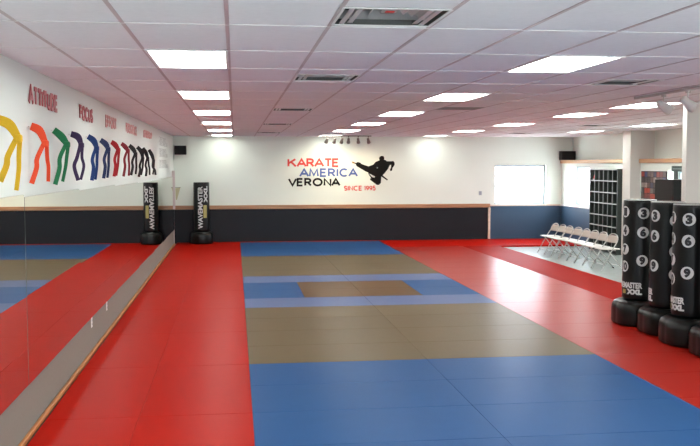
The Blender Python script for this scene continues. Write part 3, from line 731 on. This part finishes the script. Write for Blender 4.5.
for k in range(1, 6):
    y = CY0+.03 + (CY1-CY0-.06)*k/6
    bm = bmesh.new(); bm_box(bm, CX0+.002, CX0+.012, y-.009, y+.009, .08, 2.13, mi=1); bm_box(bm, CX0+.012, CX1-.012, y-.009, y+.009, .08, 2.13)
    obj('divider', bm, [m_cub, m_div], cub)
t = thing('shoe', 'pair-less red and white shoe in the far upper cubby slot', 'shoe', (9.62, 23.185, 1.826))
bm = bmesh.new(); bm_lathe(bm, [(.04, 0), (.05, .01), (.05, .03)], 20, 2.4); bm_xform(bm, Matrix.Diagonal((2.0, .8, 1, 1))); obj('sole', bm, m_print, t)
bm = bmesh.new(); bm_lathe(bm, [(.046, .03), (.048, .06), (.04, .10), (.03, .17), (.026, .20)], 20, 2.2); bm_xform(bm, Matrix.Diagonal((1.7, .8, 1, 1))); obj('upper', bm, m_sign_red, t)

# ------------------------------------------------------------------ loudspeakers, pennant, outlets
def speaker(x0, x1, y0, y1, z0, z1, label, bracket):
    t = thing('loudspeaker', label, 'loudspeaker', ((x0+x1)/2, (y0+y1)/2, z0)); w, d, h = (x1-x0)/2, (y1-y0)/2, z1-z0
    boxobj('cabinet', (-w, w, -d, d, 0, h), m_black, t, bev=.012, seg=2)
    boxobj('grille', (-w+.015, w-.015, -d-.008, -d+.002, .015, h-.015), mat('speaker_cloth', (.008, .008, .008), .9, bump=.5, bscale=300), t, bev=.004)
    if bracket: bm = bmesh.new(); bm_tube(bm, [(0, d-.01, h/2), (0, d+bracket, h/2)], .018, 8); bm_box(bm, -.05, .05, d+bracket-.012, d+bracket, h/2-.06, h/2+.06); obj('bracket', bm, m_black, t)
    return t
speaker(-1.695, -1.365, 26.12, 26.36, 2.53, 2.785, 'small black loudspeaker high in the back left corner above the mirror end', YB-26.36-.002)
speaker(9.77, 10.195, 26.16, 26.44, 2.375, 2.64, 'wide black loudspeaker on the ledge in the back right corner', 0)
t = thing('wall_pennant', 'pale yellow tapering pennant on the back wall beside the mirror end', 'pennant', (0, YB-.03, 0))
bm = bmesh.new(); P = [(-1.70, 1.57), (-1.56, 1.585), (-1.66, 1.23), (-1.69, 1.23)]
v1 = [bm.verts.new((x, 0, z)) for x, z in P]; v2 = [bm.verts.new((x, .02, z)) for x, z in P]
bm.faces.new(v1); bm.faces.new(v2[::-1])
for k in range(4): bm.faces.new((v1[k], v2[k], v2[(k+1) % 4], v1[(k+1) % 4]))
obj('cloth', bm, mat('pale_yellow_cloth', (.55, .52, .33), .8), t)
boxobj('hanger', (-1.71, -1.55, .0, .029, 1.582, 1.595), m_darkcan, t)
for y, lab in ((10.93, 'white wall outlet in the grey board under the mirror, the nearer one'), (12.2, 'white wall outlet in the grey board under the mirror, the farther one')):
    t = thing('wall_outlet', lab, 'outlet', (-1.7045, y, .365), 0, 'outlets under the mirror')
    boxobj('cover_plate', (0, .006, -.04, .04, -.06, .06), m_white, t, bev=.002)
    for dz in (-.022, .022): boxobj('socket', (.006, .0085, -.016, .016, dz-.014, dz+.014), m_frame, t, bev=.001)
t = thing('wall_outlet', 'small white wall plate on the back wall left of the window', 'outlet', (7.33, YB-.007, 1.38))
boxobj('cover_plate', (-.045, .045, 0, .006, -.06, .06), m_frame, t, bev=.002)
boxobj('toggle', (-.01, .01, -.012, 0, -.015, .015), m_frame, t)

# ------------------------------------------------------------------ photo board, black cabinet, sign at the right wall
t = thing('photo_board', 'collage board of colourful photographs on the right wall behind the bags', 'poster', (XR, 0, 0))
boxobj('backing_board', (-.014, -.001, 19.68, 20.98, 1.40, 2.075), mat('dark_board', (.05, .04, .045), .7), t)
pal = [(.16, .03, .03), (.03, .035, .08), (.16, .13, .12), (.05, .04, .04), (.30, .25, .22), (.34, .04, .02), (.05, .06, .16), (.10, .06, .05)]
for i in range(8):
    for j in range(5):
        y0 = 19.70 + i*.158; z0_ = 1.415 + j*.13
        cc = random.choice(pal)
        m = mat('photo_print_%d' % pal.index(cc), cc, .3, noise=.6, nscale=22)
        boxobj('photo', (-.018, -.0145, y0+random.uniform(0, .012), y0+.148, z0_+random.uniform(0, .01), z0_+.122), m, t)
t = thing('storage_cabinet', 'tall plain black cabinet standing behind the punching bags near the column', 'cabinet', (7.13, 14.0, FZ))
boxobj('body', (0, .44, .02, .66, .06, 2.02), m_black, t, bev=.006)
for a, b in ((.004, .295), (.30, .436)):
    d = boxobj('door', (a, b, 0, .018, .08, 2.0), m_black, t, bev=.003)
    boxobj('handle', (b-.035 if a < .1 else a+.02, b-.025 if a < .1 else a+.03, -.02, -.001, .95, 1.1), m_darkcan, d)
boxobj('plinth', (.02, .42, .04, .48, 0, .058), m_black, t)
t = thing('wall_sign', 'dark green rectangular sign above the right wall window near the column', 'sign', (XR, 0, 0))
boxobj('panel', (-.03, -.013, 18.85, 19.42, 2.075, 2.20), mat('dark_green_sign', (.03, .06, .05), .5), t, bev=.003)
boxobj('stripe', (-.033, -.031, 18.9, 19.36, 2.125, 2.145), mat('pale_green_stripe', (.25, .32, .3), .5), t)
